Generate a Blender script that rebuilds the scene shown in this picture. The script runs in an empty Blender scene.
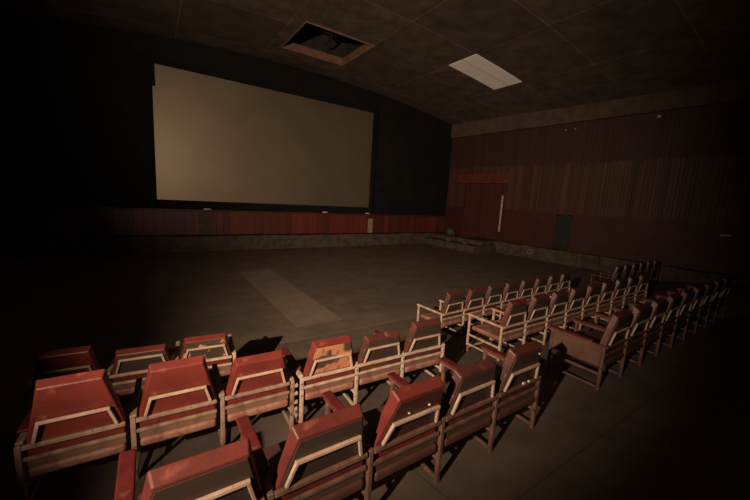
import bpy, bmesh, math, random
from mathutils import Vector, Matrix
random.seed(7)
S = bpy.context.scene
COL = S.collection
PI = math.pi

# ------------------------------------------------------------------ helpers
class MB:
    """collects shapes, links them as one mesh object"""
    def __init__(s): s.bm = bmesh.new()
    def hexa(s, p):                      # 8 points: bottom 4 (ccw from above), top 4
        v = [s.bm.verts.new(q) for q in p]
        for f in ((3,2,1,0),(4,5,6,7),(0,1,5,4),(1,2,6,5),(2,3,7,6),(3,0,4,7)):
            s.bm.faces.new([v[i] for i in f])
        return s
    def box(s, x0, x1, y0, y1, z0, z1):
        return s.hexa([(x0,y0,z0),(x1,y0,z0),(x1,y1,z0),(x0,y1,z0),(x0,y0,z1),(x1,y0,z1),(x1,y1,z1),(x0,y1,z1)])
    def bar(s, a, b, w, h, up=(0,0,1)):  # rectangular bar between two points
        a, b = Vector(a), Vector(b); d = (b-a).normalized(); up = Vector(up)
        if abs(d.dot(up)) > .98: up = Vector((0,1,0))
        sd = d.cross(up).normalized()*w/2; u = sd.cross(d).normalized()*h/2
        return s.hexa([a-sd-u, a+sd-u, b+sd-u, b-sd-u, a-sd+u, a+sd+u, b+sd+u, b-sd+u])
    def poly(s, pts):
        s.bm.faces.new([s.bm.verts.new(p) for p in pts]); return s
    def tube(s, pts, r, n=8):
        rings = []
        for i, p in enumerate(pts):
            p = Vector(p); d = Vector(pts[min(i+1, len(pts)-1)]) - Vector(pts[max(i-1, 0)]); d.normalize()
            a = d.orthogonal().normalized(); b = d.cross(a)
            rings.append([s.bm.verts.new(p + a*math.cos(2*PI*k/n)*r + b*math.sin(2*PI*k/n)*r) for k in range(n)])
        for r0, r1 in zip(rings, rings[1:]):
            for k in range(n): s.bm.faces.new((r0[k], r0[(k+1)%n], r1[(k+1)%n], r1[k]))
        s.bm.faces.new(rings[0][::-1]); s.bm.faces.new(rings[-1])
        return s
    def build(s, name, mat, parent=None, bevel=0, seg=2, smooth=False, loc=None):
        bmesh.ops.recalc_face_normals(s.bm, faces=s.bm.faces)
        me = bpy.data.meshes.new(name); s.bm.to_mesh(me); s.bm.free()
        o = bpy.data.objects.new(name, me); COL.objects.link(o)
        me.materials.append(mat)
        if smooth:
            for p in me.polygons: p.use_smooth = True
        if bevel:
            m = o.modifiers.new('bevel', 'BEVEL'); m.width = bevel; m.segments = seg; m.limit_method = 'ANGLE'
            m.harden_normals = False
        if loc: o.location = loc
        if parent: o.parent = parent
        return o

def tag(o, label=None, cat=None, group=None, kind=None):
    if label: o['label'] = label
    if cat: o['category'] = cat
    if group: o['group'] = group
    if kind: o['kind'] = kind
    return o
def empty(name, loc, rz=0):
    o = bpy.data.objects.new(name, None); COL.objects.link(o)
    o.location = loc; o.rotation_euler = (0, 0, rz); o.empty_display_size = .1
    return o

def mat(name, col, rough=.6, col2=None, scale=6, detail=5, lo=.4, hi=.65, spec=.5, bump=0, bscale=40, col3=None, scale3=2.5, lo3=.55, hi3=.62):
    m = bpy.data.materials.new(name); m.use_nodes = True
    nt = m.node_tree; b = nt.nodes['Principled BSDF']; L = nt.links.new
    b.inputs['Roughness'].default_value = rough
    b.inputs['Specular IOR Level'].default_value = spec
    b.inputs['Base Color'].default_value = (*col, 1)
    tc = nt.nodes.new('ShaderNodeTexCoord')
    out = None
    def ramp(sc, lo, hi, det):
        n = nt.nodes.new('ShaderNodeTexNoise'); n.inputs['Scale'].default_value = sc; n.inputs['Detail'].default_value = det
        L(tc.outputs['Object'], n.inputs['Vector'])
        r = nt.nodes.new('ShaderNodeMapRange'); r.inputs['From Min'].default_value = lo; r.inputs['From Max'].default_value = hi
        L(n.outputs['Fac'], r.inputs['Value']); return r.outputs['Result']
    def mix(f, a, c):
        x = nt.nodes.new('ShaderNodeMix'); x.data_type = 'RGBA'
        L(f, x.inputs['Factor'])
        if isinstance(a, tuple): x.inputs['A'].default_value = (*a, 1)
        else: L(a, x.inputs['A'])
        x.inputs['B'].default_value = (*c, 1); return x.outputs['Result']
    if col2: out = mix(ramp(scale, lo, hi, detail), col, col2)
    if col3: out = mix(ramp(scale3, lo3, hi3, 4), out if out else col, col3)
    if out: L(out, b.inputs['Base Color'])
    if bump:
        n = nt.nodes.new('ShaderNodeTexNoise'); n.inputs['Scale'].default_value = bscale; n.inputs['Detail'].default_value = 4
        L(tc.outputs['Object'], n.inputs['Vector'])
        k = nt.nodes.new('ShaderNodeBump'); k.inputs['Strength'].default_value = bump; k.inputs['Distance'].default_value = .02
        L(n.outputs['Fac'], k.inputs['Height']); L(k.outputs['Normal'], b.inputs['Normal'])
    return m

def plank_mat(name, cola, colb, rough=.65, streak=.5):
    """boards: every loose island its own tone, with grain running up the board"""
    m = bpy.data.materials.new(name); m.use_nodes = True
    nt = m.node_tree; b = nt.nodes['Principled BSDF']; L = nt.links.new
    b.inputs['Roughness'].default_value = rough
    g = nt.nodes.new('ShaderNodeNewGeometry')
    tc = nt.nodes.new('ShaderNodeTexCoord'); mp = nt.nodes.new('ShaderNodeMapping')
    mp.inputs['Scale'].default_value = (14, 14, .5)
    n = nt.nodes.new('ShaderNodeTexNoise'); n.inputs['Scale'].default_value = 1.0; n.inputs['Detail'].default_value = 5
    L(tc.outputs['Object'], mp.inputs['Vector']); L(mp.outputs['Vector'], n.inputs['Vector'])
    a = nt.nodes.new('ShaderNodeMath'); a.operation = 'MULTIPLY_ADD'; a.inputs[1].default_value = streak; 
    L(n.outputs['Fac'], a.inputs[0])
    mul = nt.nodes.new('ShaderNodeMath'); mul.operation = 'MULTIPLY_ADD'; mul.inputs[1].default_value = 1-streak; mul.inputs[2].default_value = 0
    L(g.outputs['Random Per Island'], mul.inputs[0]); L(mul.outputs[0], a.inputs[2])
    x = nt.nodes.new('ShaderNodeMix'); x.data_type = 'RGBA'
    x.inputs['A'].default_value = (*cola, 1); x.inputs['B'].default_value = (*colb, 1)
    L(a.outputs[0], x.inputs['Factor']); L(x.outputs['Result'], b.inputs['Base Color'])
    return m

def brick_mat(name, c1, c2, mortar, bw, rh, msize, dirt, rough=.8, noise=1.3, bump=.15, offset=.5, loc=(0,0,0), amt=.55):
    m = bpy.data.materials.new(name); m.use_nodes = True
    nt = m.node_tree; b = nt.nodes['Principled BSDF']; L = nt.links.new
    b.inputs['Roughness'].default_value = rough; b.inputs['Specular IOR Level'].default_value = .3
    tc = nt.nodes.new('ShaderNodeTexCoord'); mp = nt.nodes.new('ShaderNodeMapping'); mp.inputs['Location'].default_value = loc
    L(tc.outputs['Object'], mp.inputs['Vector'])
    br = nt.nodes.new('ShaderNodeTexBrick'); br.offset = offset
    br.inputs['Scale'].default_value = 1; br.inputs['Brick Width'].default_value = bw; br.inputs['Row Height'].default_value = rh
    br.inputs['Mortar Size'].default_value = msize; br.inputs['Mortar Smooth'].default_value = .3
    br.inputs['Color1'].default_value = (*c1, 1); br.inputs['Color2'].default_value = (*c2, 1); br.inputs['Mortar'].default_value = (*mortar, 1)
    L(mp.outputs['Vector'], br.inputs['Vector'])
    n = nt.nodes.new('ShaderNodeTexNoise'); n.inputs['Scale'].default_value = noise; n.inputs['Detail'].default_value = 7; n.inputs['Roughness'].default_value = .65
    L(tc.outputs['Object'], n.inputs['Vector'])
    r = nt.nodes.new('ShaderNodeMapRange'); r.inputs['From Min'].default_value = .35; r.inputs['From Max'].default_value = .7; r.inputs['To Max'].default_value = amt
    L(n.outputs['Fac'], r.inputs['Value'])
    x = nt.nodes.new('ShaderNodeMix'); x.data_type = 'RGBA'; x.inputs['B'].default_value = (*dirt, 1)
    L(br.outputs['Color'], x.inputs['A']); L(r.outputs['Result'], x.inputs['Factor'])
    L(x.outputs['Result'], b.inputs['Base Color'])
    k = nt.nodes.new('ShaderNodeBump'); k.inputs['Strength'].default_value = bump; k.inputs['Distance'].default_value = .03
    L(n.outputs['Fac'], k.inputs['Height']); L(k.outputs['Normal'], b.inputs['Normal'])
    return m

# ------------------------------------------------------------------ materials
M_red    = mat('red_vinyl', (.165,.029,.021), .4, (.12,.022,.017), 5, col3=(.24,.075,.05), scale3=9, lo3=.6, hi3=.75, bump=.08, bscale=60)
M_red2   = mat('red_vinyl_dull', (.13,.024,.017), .5, (.075,.017,.013), 5, col3=(.2,.06,.04), scale3=9, lo3=.62, hi3=.75, bump=.08, bscale=60)
M_red3   = mat('dark_brown_red_vinyl', (.105,.030,.022), .45, (.07,.024,.018), 6, col3=(.20,.10,.07), scale3=11, lo3=.58, hi3=.72, bump=.08, bscale=60)  # darker brown-red copy of the vinyl with random paler flecks
M_pad    = mat('red_arm_pad', (.15,.022,.021), .4, (.10,.018,.017), 8, col3=(.22,.08,.06), scale3=18, lo3=.6, hi3=.75)
M_board  = mat('brown_board', (.038,.024,.018), .6, (.055,.033,.024), 3, bump=.05)
M_dkred  = mat('dark_red_board', (.085,.022,.016), .55, (.06,.017,.013), 4, bump=.05)
M_torn   = mat('torn_vinyl', (.06,.037,.026), .75, (.45,.19,.10), 4.2, 2, .49, .53, col3=(.22,.05,.035), scale3=14, lo3=.6, hi3=.66, bump=.1)
M_torn2  = mat('chipped_vinyl', (.05,.032,.023), .75, (.45,.24,.13), 7, 3, .56, .6, bump=.1)
M_cream  = mat('worn_cream_paint', (.60,.44,.33), .45, (.42,.28,.20), 9, col3=(.13,.075,.05), scale3=22, lo3=.6, hi3=.72)
M_tan    = mat('dull_tan_paint', (.36,.235,.17), .5, (.22,.13,.09), 9, col3=(.10,.06,.045), scale3=20, lo3=.58, hi3=.72)
M_brownf = mat('shaded_worn_paint', (.18,.095,.068), .5, (.11,.055,.04), 9, col3=(.06,.035,.027), scale3=20, lo3=.6, hi3=.72)  # worn frame paint, darkened to hold the shade of the dim rows
M_seat   = mat('worn_red_seat', (.26,.095,.07), .55, (.36,.20,.14), 7, col3=(.14,.04,.03), scale3=12, lo3=.55, hi3=.7)
M_panel  = mat('side_panel_wood', (.17,.085,.055), .55, (.11,.05,.033), 4, bump=.05)
M_slat   = mat('worn_wood_slat', (.24,.125,.085), .6, (.15,.07,.05), 5, col3=(.32,.2,.14), scale3=13, lo3=.58, hi3=.7)
M_slatd  = mat('shaded_wood_slat', (.095,.05,.036), .6, (.06,.034,.026), 5)  # slat copy with the shade below the dim rows painted in
M_seatd  = mat('shaded_red_seat', (.11,.04,.03), .55, (.07,.03,.024), 7)  # seat copy with the shade below the dim rows painted in
M_white  = mat('white_scrap', (.7,.62,.55), .7)
M_screen = mat('screen_cloth', (.35,.285,.205), .46, (.32,.26,.185), 1.0, 3, .35, .7, spec=.5)
M_black  = mat('black_wall_paint', (.008,.0075,.007), .8, (.012,.011,.010), 1.5, spec=.2)
M_screen.node_tree.nodes['Principled BSDF'].inputs['Metallic'].default_value = .8   # silvered cloth
M_blackf = mat('black_masking', (.008,.007,.007), .85, spec=.2)
M_ceilp  = brick_mat('ceiling_boards', (.165,.125,.094), (.11,.083,.063), (.25,.19,.145), 3.03, 2.7, .024, (.05,.038,.031), .85, 1.7, .2, 0, (-1.0,-1.0,0), .85)
M_floor  = brick_mat('stone_floor', (.205,.158,.125), (.185,.143,.114), (.15,.117,.094), .62, .31, .016, (.11,.085,.068), .75, 1.6, .2, .5, (0,0,0), .75)
M_aisle  = brick_mat('pale_aisle_slabs', (.29,.225,.175), (.265,.207,.162), (.22,.17,.13), 1.0, 1.0, .012, (.17,.13,.10), .8, 2.2, .15, 0, (.27,0,0), .7)
M_ramp   = brick_mat('ramp_concrete', (.17,.13,.10), (.15,.115,.09), (.10,.078,.062), 1.6, 1.25, .010, (.075,.058,.047), .8, 1.8, .2, 0, (0,.2,0), .7)
M_cross  = brick_mat('cross_aisle_concrete', (.23,.178,.14), (.21,.163,.128), (.17,.132,.105), 1.6, .55, .008, (.12,.093,.075), .8, 1.4, .15, 0, (0,0,0), .8)
M_curb   = mat('rough_curb_stone', (.115,.083,.06), .85, (.065,.049,.037), 3.5, 8, .4, .65, bump=.5, bscale=8, spec=.2)
M_dado   = plank_mat('red_dado_boards', (.05,.017,.013), (.19,.032,.022), .5, .35)
M_dadoR  = mat('red_dado_sheet', (.066,.012,.009), .6, (.045,.010,.008), 1.2, bump=.03)
M_plank  = plank_mat('brown_red_planks', (.028,.011,.009), (.125,.052,.033), .6, .55)
M_plankU = plank_mat('dark_red_planks', (.030,.011,.009), (.066,.024,.019), .65, .55)
M_cornice= mat('cornice_plaster', (.11,.076,.055), .85, (.075,.053,.04), 2.5, 6, .4, .65, spec=.2)
M_lintel = mat('red_lintel_paint', (.15,.034,.02), .5, (.10,.024,.016), 4)
M_doorp  = plank_mat('door_boards', (.05,.014,.012), (.10,.022,.017), .6, .5)
M_chip   = mat('chipped_white_paint', (.62,.52,.44), .7, (.28,.2,.16), 16, 4, .5, .6)
M_green  = mat('dark_green_paint', (.012,.016,.013), .5, (.02,.024,.018), 6)
M_diff   = mat('light_diffuser', (.86,.74,.62), .5, (.78,.66,.54), 2)
b_ = M_diff.node_tree.nodes['Principled BSDF']; b_.inputs['Emission Color'].default_value = (1,.80,.62,1); b_.inputs['Emission Strength'].default_value = .07   # faint glow added to brighten the panel
M_lining = mat('hatch_lining', (.26,.13,.085), .7, (.17,.085,.06), 5)
M_attic  = mat('attic_board', (.05,.036,.028), .9, (.03,.024,.02), 3)
M_wire   = mat('old_wire', (.02,.014,.012), .6)
M_post   = mat('pale_post', (.36,.28,.2), .7, (.22,.16,.11), 7)
M_grey   = mat('grey_patch', (.085,.062,.05), .7, (.06,.04,.033), 6)
M_rubble = mat('rubble_stone', (.11,.10,.066), .9, (.06,.056,.038), 6, bump=.4, bscale=12)
M_chalk  = mat('chalk_mark', (.4,.34,.28), .9)

# ------------------------------------------------------------------ room
SL = .175; Y0 = 1.48; ZF = -.55; YE = Y0 - ZF/SL          # ramp slope, nearest row, flat level, ramp end
def zf(y): return max(-SL*(y-Y0), ZF)
XL, YB, YF = -4.8, -3.0, 15.42
def wx(y): return 16.9 - .075*y                            # right wall plane
def zc(x): return 7.55 - .0085*(x-5.5)**2                   # vaulted ceiling
HX0, HX1, HY0, HY1 = 4.42, 7.11, 11.28, 13.77              # hatch opening

tag(MB().poly([(XL,YE,ZF),(wx(YE),YE,ZF),(wx(YF),YF,ZF),(XL,YF,ZF)]).build('floor', M_floor), kind='structure')
tag(MB().poly([(XL,YB,zf(YB)),(wx(YB),YB,zf(YB)),(wx(YE),YE,ZF),(XL,YE,ZF)]).build('floor_ramp', M_ramp), kind='structure')
tag(MB().box(2.29,3.29,YE+1.3,11.2,ZF-.02,ZF+.006).build('floor_aisle', M_aisle), kind='structure')
tag(MB().box(XL+.1,9.8,YE+.75,YE+1.3,ZF-.02,ZF+.005).build('floor_cross_aisle', M_cross), kind='structure')

# ceiling: vaulted grid with the hatch left open
mb = MB()
xs = sorted(set([XL + i*(16.9+.3-XL)/44 for i in range(45)] + [HX0, HX1])); ys = [YB, 1, 3.6, 6.4, 9.1, HY0, HY1, YF]
for i in range(len(xs)-1):
    for j in range(len(ys)-1):
        if xs[i] >= HX0-1e-6 and xs[i+1] <= HX1+1e-6 and abs(ys[j]-HY0) < 1e-6: continue
        mb.poly([(xs[i],ys[j],zc(xs[i])),(xs[i],ys[j+1],zc(xs[i])),(xs[i+1],ys[j+1],zc(xs[i+1])),(xs[i+1],ys[j],zc(xs[i+1]))])
bmesh.ops.remove_doubles(mb.bm, verts=mb.bm.verts, dist=1e-5)
tag(mb.build('ceiling', M_ceilp), kind='structure')

def arch_wall(name, y0, y1, m):
    b = MB(); n = 40; x1 = wx(YF) if y0 > 0 else wx(YB)
    X = [XL + i*(x1-XL)/n for i in range(n+1)]
    for i in range(n):
        b.hexa([(X[i],y0,-.9),(X[i+1],y0,-.9),(X[i+1],y1,-.9),(X[i],y1,-.9),(X[i],y0,zc(X[i])+.05),(X[i+1],y0,zc(X[i+1])+.05),(X[i+1],y1,zc(X[i+1])+.05),(X[i],y1,zc(X[i])+.05)])
    return tag(b.build(name, m), kind='structure')
arch_wall('wall_front', YF, YF+.2, M_black)
arch_wall('wall_back', YB-.2, YB, M_black)
tag(MB().box(XL-.2,XL,YB,YF,-.9,6.75).build('wall_left', M_black), kind='structure')

# right wall in its own frame: u runs from the front corner towards the back, d out of the wall into the room
WO = Vector((wx(YF), YF, 0)); WU = (Vector((wx(YB), YB, 0)) - WO); WLEN = WU.length; WU.normalize(); WD = Vector((-WU.y, WU.x, 0))
if WD.x > 0: WD = -WD
def W(u, d, z): p = WO + WU*u + WD*d; return (p.x, p.y, z)
def wbox(mb, u0, u1, d0, d1, z0, z1):
    return mb.hexa([W(u0,d1,z0),W(u0,d0,z0),W(u1,d0,z0),W(u1,d1,z0),W(u0,d1,z1),W(u0,d0,z1),W(u1,d0,z1),W(u1,d1,z1)])
def uy(y): return (YF - y)/(-WU.y)
tag(wbox(MB(),0,WLEN,-.25,0,-.9,6.75).build('wall_right', M_blackf), kind='structure')
R = random.Random(3)
DU0, DU1 = uy(14.0), uy(11.55)                              # door opening
up, lo_ = MB(), MB(); u = .0
while u < WLEN-.2:
    w = R.uniform(.10,.17)
    wbox(up, u, u+w-.008, 0, .02+R.uniform(0,.014), 3.98+R.uniform(-.03,.03), 5.92)
    u += w
u = 0
while u < WLEN-.2:
    w = R.uniform(.09,.16)
    z0 = 1.75
    if u+w > DU0 and u < DU1: z0 = 3.2
    wbox(lo_, u, u+w-.012, 0, .03+R.uniform(0,.03), z0, 4.12+R.uniform(-.06,.05))
    u += w
tag(up.build('trim_1', M_plankU), kind='structure')
tag(lo_.build('trim_2', M_plank), kind='structure')
d = MB(); 
wbox(d, 0, DU0, 0, .07, .06, 1.8); wbox(d, DU1+.1, uy(8.62), 0, .08, .08, 1.80); wbox(d, uy(7.93), WLEN, 0, .08, .08, 1.80)
tag(d.build('trim_3', M_dadoR), kind='structure')
tag(wbox(MB(),0,WLEN,0,.22,5.90,6.72).build('trim_4', M_cornice, bevel=.03), kind='structure')     # cornice under the vault
# stone curb along the right wall, slightly uneven
cb = MB(); u = 0
while u < WLEN:
    w = R.uniform(.6,1.1)
    wbox(cb, u, min(u+w,WLEN), 0, .30+R.uniform(-.03,.05), -.6, .06+R.uniform(-.03,.03)); u += w
tag(cb.build('baseboard_right', M_curb, bevel=.03), kind='structure')
# stage front under the screen
sb = MB(); x = XL
while x < 15.7:
    w = R.uniform(.9,1.6); sb.box(x, min(x+w,15.75), YF-.20+R.uniform(-.012,.012), YF, -.6, .07+R.uniform(-.012,.012)); x += w
tag(sb.build('baseboard_front', M_curb, bevel=.015), kind='structure')
# red boarded dado under the screen
db = MB(); x = -3.0
while x < 15.6:
    w = R.uniform(.22,.42); db.box(x, min(x+w-.008,15.65), YF-.09+R.uniform(-.008,.008), YF, .13, 1.10); x += w
tag(db.build('trim_5', M_dado), kind='structure')
tag(MB().box(-3.0,15.7,YF-.30,YF,1.10,1.16).build('trim_6', M_dkred, bevel=.008), kind='structure')
# corner landing below the door
lb = MB(); lb.box(13.9,15.75,11.45,YF-.2,-.6,-.18); lb.box(14.6,15.75,11.55,YF-.2,-.18,.06)
tag(lb.build('floor_landing', M_curb, bevel=.03), kind='structure')

# door
door = empty('door_1', W((DU0+DU1)/2, 0, .06)); tag(door, kind='structure')
inv = Matrix.Translation(door.location).inverted()
def local(o, parent):
    o.parent = parent; o.matrix_parent_inverse = Matrix.Translation(parent.location).inverted(); return o
b = MB(); u = DU0+.08
while u < DU1-.1:
    w = .19; wbox(b, u, min(u+w-.01, DU1-.02), -.02, .015+R.uniform(0,.012), .10, 3.18); u += w
local(b.build('door_leaf', M_doorp), door)
local(wbox(MB(), DU0-.75, DU1+.22, 0, .13, 3.2, 3.74).build('lintel', M_lintel, bevel=.015), door)
local(wbox(MB(), DU0, DU0+.09, 0, .1, .06, 3.18).build('jamb', M_doorp, bevel=.008), door)
local(wbox(MB(), DU1-.02, DU1+.08, 0, .1, .06, 3.18).build('jamb', M_doorp, bevel=.008), door)
b = MB(); z = .58; 
while z < 2.5:
    h = R.uniform(.12,.3); wbox(b, DU1-.035-R.uniform(0,.02), DU1+.055, .1, .108, z, min(z+h,2.52)); z += h
local(b.build('peeling_paint', M_chip), door)
# dark recessed panel in the dado
d2 = empty('door_2', W(uy(8.27), 0, .1)); tag(d2, kind='structure')
b = MB(); n = 10; ua, ub = uy(8.62), uy(7.93); prof = [(ua,.1),(ub,.1)] + [(ub-(ub-ua)*.5*(1-math.cos(PI*k/n)), 1.55+.2*math.sin(PI*k/n)) for k in range(n+1)]
fr = [b.bm.verts.new(W(a,.03,z)) for a,z in prof]; bk = [b.bm.verts.new(W(a,0.0,z)) for a,z in prof]
b.bm.faces.new(fr); b.bm.faces.new(bk[::-1])
for k in range(len(prof)): b.bm.faces.new((fr[k],fr[(k+1)%len(prof)],bk[(k+1)%len(prof)],bk[k]))
local(b.build('door_leaf', M_green), d2)
local(wbox(MB(), ub-.05, ub+.03, 0, .1, .1, 1.6).build('jamb', M_green), d2)

# small pale fittings on the right wall
def fitting(y, z, s, label):
    c = W(uy(y), .05, z); o = MB().box(-s,s,-s,s,-s*.8,s*.8).build('wall_fitting', M_chip, bevel=s*.35, loc=c)
    tag(o, label, 'wall fitting', 'small pale fittings on the plank wall')
fitting(8.75, 5.62, .035, 'tiny pale fitting high on the plank wall, left one of the close pair')
fitting(8.35, 5.62, .035, 'tiny pale fitting high on the plank wall, right one of the close pair')
fitting(5.36, 5.72, .06, 'pale fitting under the cornice, alone toward the right end of the plank wall')
t = MB().box(-.06,.06,-.14,.14,-.03,.03).build('wall_shelf', M_chip, bevel=.01, loc=W(uy(2.9), .13, 1.42))
tag(t, 'small pale ledge on the red dado at the far right of the plank wall', 'shelf')
# ring mark on the curb
b = MB(); N = 20; c = Vector(W(uy(9.55), .385, -.2))
b.tube([tuple(c + WU*.11*math.cos(2*PI*k/N) + Vector((0,0,.10*math.sin(2*PI*k/N)))) for k in range(N+1)], .012, 6)
tag(b.build('ring_mark', M_chalk), 'round pale ring mark on the stone curb under the red dado', 'ring')

# ------------------------------------------------------------------ screen
sc = empty('cinema_screen', (5.1, YF-.1, 1.3)); tag(sc, 'large blank cream cinema screen on the black front wall', 'cinema screen')
local(MB().box(.24,9.74,YF-.16,YF-.13,1.5,6.32).build('screen_cloth', M_screen), sc)
local(MB().box(-.04,.24,YF-.19,YF-.005,1.165,6.55).build('side_masking', M_blackf, bevel=.01), sc)
local(MB().box(9.74,10.02,YF-.19,YF-.005,1.165,6.55).build('side_masking', M_blackf, bevel=.01), sc)
local(MB().box(.24,9.74,YF-.19,YF-.005,6.32,6.55).build('top_masking', M_blackf, bevel=.01), sc)
local(MB().box(.24,.33,YF-.19,YF-.165,5.55,6.32).build('masking_flap', M_blackf, bevel=.006), sc)
local(MB().box(.24,9.74,YF-.19,YF-.005,1.165,1.5).build('bottom_masking', M_blackf, bevel=.01), sc)

tag(MB().box(9.78,10.06,YF-.17,YF-.09,.14,.90).build('post_stub', M_post, bevel=.01), 'short cream post standing against the red boards below the right edge of the screen', 'post')
tag(MB().box(1.62,2.02,YF-.125,YF-.09,.14,1.06).build('patch_board', M_grey, bevel=.006), 'grey-brown patch board nailed over the red boards below the left of the screen', 'board')
for x, l in ((1.95,'small pale scrap on the dado ledge above the grey-brown patch board'), (7.15,'small pale scrap on the dado ledge under the middle right of the screen'), (9.62,'small pale scrap on the dado ledge beside the short cream post')):
    b = MB(); b.hexa([(-.16,-.05,0),(.14,-.06,0),(.17,.03,0),(-.13,.04,0),(-.14,-.04,.05),(.10,-.045,.065),(.13,.02,.06),(-.1,.03,.045)])
    tag(b.build('plaster_scrap', M_chip, loc=(x, YF-.245, 1.16)), l, 'scrap', 'pale scraps on the dado ledge')

def chunk(loc, s, seed, label):
    r = random.Random(seed); bm = bmesh.new(); bmesh.ops.create_icosphere(bm, subdivisions=2, radius=1)
    for v in bm.verts:
        k = r.uniform(.78,1.1); v.co = Vector((v.co.x*s[0]*k, v.co.y*s[1]*k, max(v.co.z*s[2]*k, -s[2]*.6) + s[2]*.6))
    mb = MB(); mb.bm.free(); mb.bm = bm
    tag(mb.build('concrete_chunk', M_rubble, loc=loc), label, 'rubble', 'rubble in the front right corner')
chunk((14.25,13.6,-.18), (.22,.25,.18), 1, 'chunk of rubble on the lower step, nearest the screen')
chunk((15.1,14.3,.06), (.3,.3,.26), 2, 'large chunk of rubble on the upper step in the front right corner')
chunk((14.2,12.3,-.18), (.18,.22,.13), 3, 'low chunk of rubble on the lower step in front of the door')

# ------------------------------------------------------------------ ceiling light and hatch
li = empty('ceiling_light', (11.6, 9.85, zc(11.6))); tag(li, 'long pale rectangular light panel set in the vaulted ceiling', 'ceiling light')
def slope_box(mb, x0, x1, y0, y1, t0, t1, n=6):
    for i in range(n):
        a = x0+(x1-x0)*i/n; c = x0+(x1-x0)*(i+1)/n
        mb.hexa([(a,y0,zc(a)-t1),(c,y0,zc(c)-t1),(c,y1,zc(c)-t1),(a,y1,zc(a)-t1),(a,y0,zc(a)-t0),(c,y0,zc(c)-t0),(c,y1,zc(c)-t0),(a,y1,zc(a)-t0)])
    bmesh.ops.remove_doubles(mb.bm, verts=mb.bm.verts, dist=1e-5)
    return mb
local(slope_box(MB(), 10.06,12.92, 9.06,9.70, -.01,.025).build('diffuser', M_diff), li)
local(slope_box(MB(), 10.06,12.92, 9.73,10.42, -.01,.025).build('diffuser', M_diff), li)
local(slope_box(MB(), 10.06,12.92, 9.70,9.73, -.01,.02).build('divider', M_lining), li)

ha = empty('ceiling_hatch', (5.8, 12.5, 7.54)); tag(ha, 'open square hatch in the ceiling with a wooden lining and hanging wires', 'ceiling hatch')
zt = 7.80
b = MB(); t = .05; zb = 7.50
b.box(HX0,HX1,HY1-t,HY1,zb,zt); b.box(HX1-t,HX1,HY0,HY1-t,zb,zt); b.box(HX0,HX0+t,HY0,HY1-t,zb,zt); b.box(HX0+t,HX1-t,HY0,HY0+t,zb,zt)
local(b.build('lining', M_lining, bevel=.01), ha)
b = MB(); b.box(HX0-.6,HX1+.6,HY0-.6,HY1+.9,8.9,8.95); b.box(HX0-.6,HX1+.6,HY1+.85,HY1+.9,zt,8.9); b.box(HX0-.6,HX1+.6,HY0-.6,HY0-.55,zt,8.9)
b.box(HX1+.55,HX1+.6,HY0-.55,HY1+.85,zt,8.9); b.box(HX0-.6,HX0-.55,HY0-.55,HY1+.85,zt,8.9)
local(b.build('attic_box', M_attic), ha)
b = MB()
b.tube([(5.2,12.2,8.9),(5.35,12.3,8.3),(5.6,12.45,7.95),(5.9,12.6,7.9),(6.2,12.75,8.2),(6.5,12.8,8.5)], .035)
b.tube([(6.3,12.1,8.9),(6.1,12.3,8.2),(5.95,12.55,7.9),(5.9,12.9,7.75),(5.95,13.2,7.85)], .035)
b.tube([(5.0,12.7,8.6),(5.4,12.6,8.05),(5.9,12.45,7.95),(6.3,12.5,8.0)], .03)
local(b.build('wire', M_wire, smooth=True), ha)

# ------------------------------------------------------------------ cinema seats
WD_ = .6
def side_frame(parent, x, mf, pad, panel, arm=True):
    fz = -SL*.58
    MB().bar((x,0,-.005),(x,0,.515),.034,.034).build('rear_post', mf, parent, .006)
    MB().bar((x,.58,fz-.005),(x,.58,.495),.032,.032).build('front_leg', mf, parent, .006)
    if arm:
        a = MB().bar((x,.02,.508),(x,.62,.508),.046,.03).build('armrest', mf, parent, .008)
        if pad: MB().box(x-.04,x+.04,.12,.625,.524,.550).build('arm_pad', M_pad, a, .012, 3)
    MB().bar((x,.02,.185),(x,.565,.185),.024,.028).build('side_rail', mf, parent, .005)
    MB().bar((x,.02,.03),(x,.565,.03),.024,.026).build('foot_rail', mf, parent, .005)
    if panel: MB().box(x-.011,x+.011,.02,.56,.27,.495).build('side_panel', M_panel, parent, .004)

# backrest outlines, seen from behind: (half width, y, z)
REAR  = [(.262,.018,.345),(.262,.004,.52),(.182,-.048,.845)]
FRONT = [(.268,.085,.34),(.268,.072,.52),(.195,.018,.885)]
def backrest_mb(drop=0, lean=0):
    b = MB(); V = b.bm.verts.new
    def loop(pr): return [V((-w,y,z)) for w,y,z in pr] + [V((w,y,z)) for w,y,z in reversed(pr)]
    cut = lambda pr: pr[:2] + [(pr[2][0]+drop*.22, pr[2][1]+drop*.14-lean, pr[2][2]-drop)]
    r, f = loop(cut(REAR)), loop(cut(FRONT)); n = len(r)
    F = b.bm.faces.new
    for L in (r, f): F((L[0],L[1],L[4],L[5])); F((L[1],L[2],L[3],L[4]))
    for k in range(n): F((f[k],f[(k+1)%n],r[(k+1)%n],r[k]))
    return b
def lerp(a, c, t): return tuple(a[i]+(c[i]-a[i])*t for i in range(3))
def rear_pt(s, t, off, drop=0, lean=0):      # point on the rear face above the rail: s across -1..1, t up 0..1
    (w0,y0,z0),(w1,y1,z1) = REAR[1], REAR[2]
    w1 += drop*.22; y1 += drop*.14-lean; z1 -= drop
    return (s*(w0+(w1-w0)*t), y0+(y1-y0)*t-off, z0+(z1-z0)*t)
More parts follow.
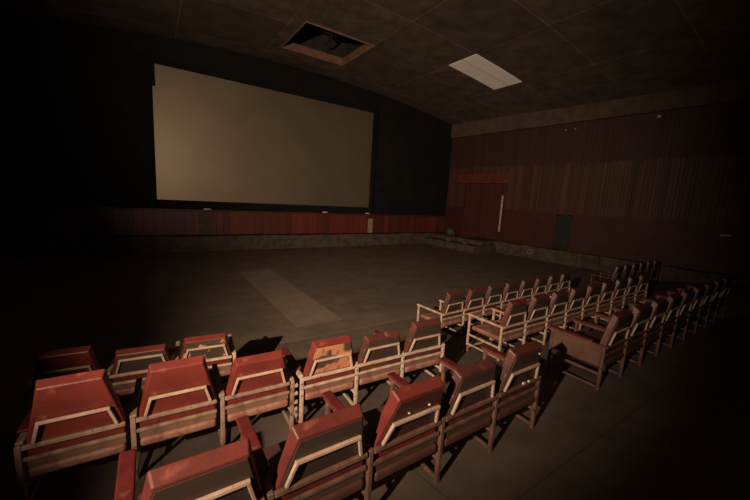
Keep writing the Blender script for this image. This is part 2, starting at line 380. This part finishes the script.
def make_seat_chair(style, pad=True, panel=False, mf=None, ff=None, right=False, drop=0, lean=0):
    mf = mf or M_cream; ff = ff or mf
    r = empty('cinema_chair', (0,0,0))
    side_frame(r, -WD_/2, mf, pad, panel)
    if right: side_frame(r, WD_/2, mf, pad, False)
    vin = {'dark':M_red2,'brown2':M_red3}.get(style, M_red)
    sm, lm = (M_seatd, M_slatd) if mf is M_brownf else (M_seat, M_slat)  # dim rows take the seat and slat colours with shade painted in
    bk = backrest_mb(drop, lean).build('backrest', vin, r, .010, 3)
    if style != 'red':
        pm = {'brown':M_board,'brown2':M_board,'dark':M_board,'torn':M_torn,'chipped':M_torn2,'darkred':M_dkred}[style]
        b = MB(); k = .93
        P = [rear_pt(-.95,.0,.0,drop,lean),rear_pt(.95,.0,.0,drop,lean),rear_pt(.93,.945,.0,drop,lean),rear_pt(-.93,.945,.0,drop,lean)]
        Q = [(p[0],p[1]-.007,p[2]) for p in P]
        b.hexa([Q[0],Q[1],P[1],P[0],Q[3],Q[2],P[2],P[3]])
        b.build('back_panel', pm, bk, .003)
    # trapezoid support frame behind the backrest
    fo = .020; b = MB()
    A = rear_pt(0,.0,fo,0,lean); B = rear_pt(0,.46,fo,0,lean)
    C = (.182,B[1],B[2]); D = (.222,A[1],A[2]); A = (-.222,A[1],A[2]); B = (-.182,B[1],B[2])
    yv = (0,1,0)
    b.bar(A,B,.02,.02,yv); b.bar(lerp(B,C,-.03),lerp(B,C,1.03),.022,.02,yv); b.bar(C,D,.02,.02,yv)
    b.build('back_frame', ff, r, .004)
    MB().bar((-.281,-.010,.498),(.270,-.010,.498),.026,.030).build('top_rail', mf, r, .005)
    MB().bar((-.281,-.006,.408),(.270,-.006,.408),.022,.026).build('lower_rail', mf, r, .005)
    MB().hexa([(-.265,.002,.335),(.265,.002,.335),(.265,.014,.335),(-.265,.014,.335),(-.265,-.001,.390),(.265,-.001,.390),(.265,.012,.390),(-.265,.012,.390)]).build('lower_slat', lm, r, .004)
    b = MB(); b.hexa([(-.265,-.016,.262),(.265,-.016,.262),(.265,.56,.255),(-.265,.56,.255),(-.265,-.016,.334),(.265,-.016,.334),(.265,.56,.325),(-.265,.56,.325)])
    b.build('seat', sm, r, .026, 4)
    MB().bar((-.283,.58,-.03),(.27,.58,-.03),.022,.028).build('base_rail', mf, r, .004)
    return r

def children(o): return [c for c in bpy.data.objects if c.parent == o]
def copy_tree(o, parent=None):
    c = o.copy(); COL.objects.link(c)
    if parent: c.parent = parent
    for ch in kids[o.name]: copy_tree(ch, c)
    return c
protos = {}; kids = {}
def proto(key, **kw):
    r = make_seat_chair(**kw)
    def reg(o):
        kids[o.name] = children(o)
        for c in kids[o.name]: reg(c)
    reg(r); protos[key] = [r, False]
def seat(key, x, y, rz, label, group, **kw):
    if key not in protos: proto(key, **kw)
    r, used = protos[key]
    if used: r = copy_tree(r); 
    else: protos[key][1] = True
    r.location = (x, y, zf(y)); r.rotation_euler = (0, 0, rz)
    tag(r, label, 'cinema seat', group)
    return r

def row(x0, y0, pitch, n, rz):
    """centres of n seats whose posts start at x0"""
    return [(x0 + pitch*(i+.5)*math.cos(rz), y0 + pitch*(i+.5)*math.sin(rz)) for i in range(n)]
ORD = ['first','second','third','fourth','fifth','sixth','seventh','eighth','ninth','tenth']

# nearest row, left of the aisle
G = 'seats in the nearest row left of the aisle'
st = ['dark','dark','darkred','brown2','brown2']
names = ['dark-backed cinema seat nearest the viewer, leftmost of the nearest row',
         'dark-backed red-edged cinema seat, second from the left in the nearest row',
         'dark red cinema seat with two white specks, third in the nearest row',
         'brown-backed red-edged cinema seat, fourth from the left in the nearest row',
         'brown-backed cinema seat with white scraps on its rail, aisle end of the nearest row']
A = row(-.15, 1.48, .6, 5, 0); SA = []
for i, (x, y) in enumerate(A):
    last = i == 4
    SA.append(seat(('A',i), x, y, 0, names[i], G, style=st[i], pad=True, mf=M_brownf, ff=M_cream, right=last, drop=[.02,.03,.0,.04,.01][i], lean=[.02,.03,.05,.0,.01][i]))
def scrap(parent, pts, lean, name='paint_speck'):
    for (s, t, r) in pts:
        p = rear_pt(s, t, .012, 0, lean); b = MB(); b.hexa([(p[0]-r,p[1]-.004,p[2]-r*.7),(p[0]+r*.8,p[1]-.004,p[2]-r),(p[0]+r*.8,p[1]+.006,p[2]-r),(p[0]-r,p[1]+.006,p[2]-r*.7),
             (p[0]-r*.5,p[1]-.006,p[2]+r*.8),(p[0]+r,p[1]-.006,p[2]+r*.6),(p[0]+r,p[1]+.002,p[2]+r*.6),(p[0]-r*.5,p[1]+.002,p[2]+r*.8)])
        b.build(name, M_white, parent)
scrap(SA[2], [(.42,.62,.007),(-.35,.60,.005)], .05)
scrap(SA[4], [(.78,.80,.007)], .01)
b = MB(); b.box(.02,.05,-.028,-.012,.513,.532); b.box(.10,.12,-.028,-.012,.513,.53); b.build('paper_scrap', M_white, SA[4], .004)

# nearest row, right of the aisle
G = 'seats in the nearest row right of the aisle'
for i, (x, y) in enumerate(row(4.15, 1.48, .6, 9, 0)):
    s = 'brown2' if i % 3 else 'dark'; first, last = i == 0, i == 8
    l = f'cinema seat {ORD[i]} from the aisle in the nearest row of the right block'
    if first: l = 'cinema seat with brown wooden side panel at the aisle, nearest row, right block'
    if last: l = 'cinema seat at the far dark right end of the nearest row'
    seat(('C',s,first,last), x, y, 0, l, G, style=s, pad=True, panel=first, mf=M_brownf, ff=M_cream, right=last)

# middle row, left block: three plain red seats, then three more
G = 'seats in the middle row of the left block'
r1 = math.atan2(-.045, 1)
nm = ['plain red cinema seat with a pale trapezoid frame, leftmost of the middle row',
      'plain red cinema seat, second from the left in the middle row',
      'plain red cinema seat, third from the left in the middle row, beside torn orange seat',
      'cinema seat with torn orange and brown back in the middle row',
      'brown-backed cinema seat right beside the torn orange one in the middle row',
      'brown-backed red-edged cinema seat at the aisle end of the middle left row']
P1 = row(-.784, 2.885, .614, 3, r1); P2 = row(1.146, 2.80, .591, 3, r1)
for i, (x, y) in enumerate(P1 + P2):
    s = 'red' if i < 3 else ('torn' if i == 3 else 'brown2'); last = i in (2, 5)
    o = seat(('B',i), x, y, r1, nm[i], G, style=s, pad=i >= 3 or i == 0, mf=M_tan if i < 3 else M_cream, ff=M_cream, right=last, drop=[-.075,-.045,.05,.03,.08,.02][i], lean=[.02,.02,.01,0,0,.01][i])
    if i == 2:
        b = MB()
        for z in (.44,.36,.27,.20): b.box(.318,.352,-.014,.014,z,z+.03)
        b.build('bolt', M_cream, o, .005)
# middle row, right block
G = 'seats in the middle row of the right block'
for i, (x, y) in enumerate(row(4.13, 2.755, .595, 9, 0)):
    s = 'brown2' if i % 4 else 'dark'; first, last = i == 0, i == 8
    l = f'cinema seat {ORD[i]} from the aisle in the middle row of the right block'
    if first: l = 'cinema seat with open arm frame at the aisle, middle row of the right block'
    if last: l = 'cinema seat at the far right end of the middle row of the right block'
    seat(('D',s,first,last), x, y, 0, l, G, style=s, pad=not first, right=last)

# front row, left block
G = 'seats in the front row of the left block'
r2 = math.atan2(-.095, 1)
nm = ['dim dark red cinema seat at the far left, leftmost of the front row',
      'worn brown-backed cinema seat, middle one of three in the front left row',
      'cinema seat with chipped pale-flecked back, rightmost of three in the front left row']
for i, (x, y) in enumerate(row(-1.04, 4.19, .61, 3, r2)):
    s = ['red','brown','chipped'][i]; last = i == 2
    seat(('E',i), x, y, r2, nm[i], G, style=s, pad=False, right=last, drop=[.02,.12,.09][i])
# front row, right block and the stretch beyond it
G = 'seats in the front row of the right block'; r3 = .045
for i, (x, y) in enumerate(row(4.18, 3.985, .602, 8, r3)):
    s = 'brown2' if i % 4 != 1 else 'dark'; first, last = i == 0, i == 7
    l = f'cinema seat {ORD[i]} from the aisle in the front row of the right block'
    if first: l = 'cinema seat with open arm frame at the aisle, front row of the right block'
    if last: l = 'cinema seat at the far right end of the front row of the right block'
    seat(('F',s,first,last), x, y, r3, l, G, style=s, pad=False, right=last)
G = 'dim seats by the right wall'
for i, (x, y) in enumerate(row(11.3, 4.1, .6, 6, 0)):
    last = i == 5
    l = f'dim cinema seat beyond the right block towards the plank wall, {ORD[i]} from its left end'
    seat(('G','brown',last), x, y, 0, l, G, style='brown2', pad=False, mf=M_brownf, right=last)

# ------------------------------------------------------------------ light: one hand torch held beside the camera
def spot(name, loc, az, el, half, energy, col, blend=1., radius=.04):
    l = bpy.data.lights.new(name, 'SPOT'); l.energy = energy; l.color = col; l.spot_size = 2*math.radians(half); l.spot_blend = blend; l.shadow_soft_size = radius
    o = bpy.data.objects.new(name, l); COL.objects.link(o); o.location = loc
    a, e = math.radians(az), math.radians(el)
    d = Vector((math.sin(a)*math.cos(e), math.cos(a)*math.cos(e), math.sin(e)))
    o.rotation_euler = d.to_track_quat('-Z', 'Y').to_euler(); return o
LP = (-2.6,-.2,2.7)
spot('torch_beam', LP, 40, 12, 42, 3400, (1,.75,.54))
spot('torch_spill', LP, 50.5, -8.5, 34, 2900, (1,.75,.54))

w = bpy.data.worlds.new('world'); S.world = w; w.use_nodes = True
w.node_tree.nodes['Background'].inputs['Color'].default_value = (.0,.0,.0,1)
w.node_tree.nodes['Background'].inputs['Strength'].default_value = 0

# ------------------------------------------------------------------ camera
cam = bpy.data.cameras.new('camera'); co = bpy.data.objects.new('camera', cam); COL.objects.link(co)
cam.sensor_fit = 'HORIZONTAL'; cam.sensor_width = 36; cam.lens = 335.9/750*36; cam.clip_start = .05; cam.clip_end = 200
yaw, pitch, roll = 0.594219714, -0.152310567, 0.0570535445
f = Vector((math.sin(yaw)*math.cos(pitch), math.cos(yaw)*math.cos(pitch), math.sin(pitch)))
r = Vector((math.cos(yaw), -math.sin(yaw), 0)); u = r.cross(f)
r2 = r*math.cos(roll) + u*math.sin(roll); u2 = -r*math.sin(roll) + u*math.cos(roll)
m = Matrix((r2, u2, -f)).transposed().to_4x4(); m.translation = (0,0,2)
co.matrix_world = m
S.camera = co
S.view_settings.view_transform = 'Standard'; S.view_settings.look = 'None'
S.view_settings.gamma = 1; S.view_settings.use_curve_mapping = False; S.view_settings.exposure = 0
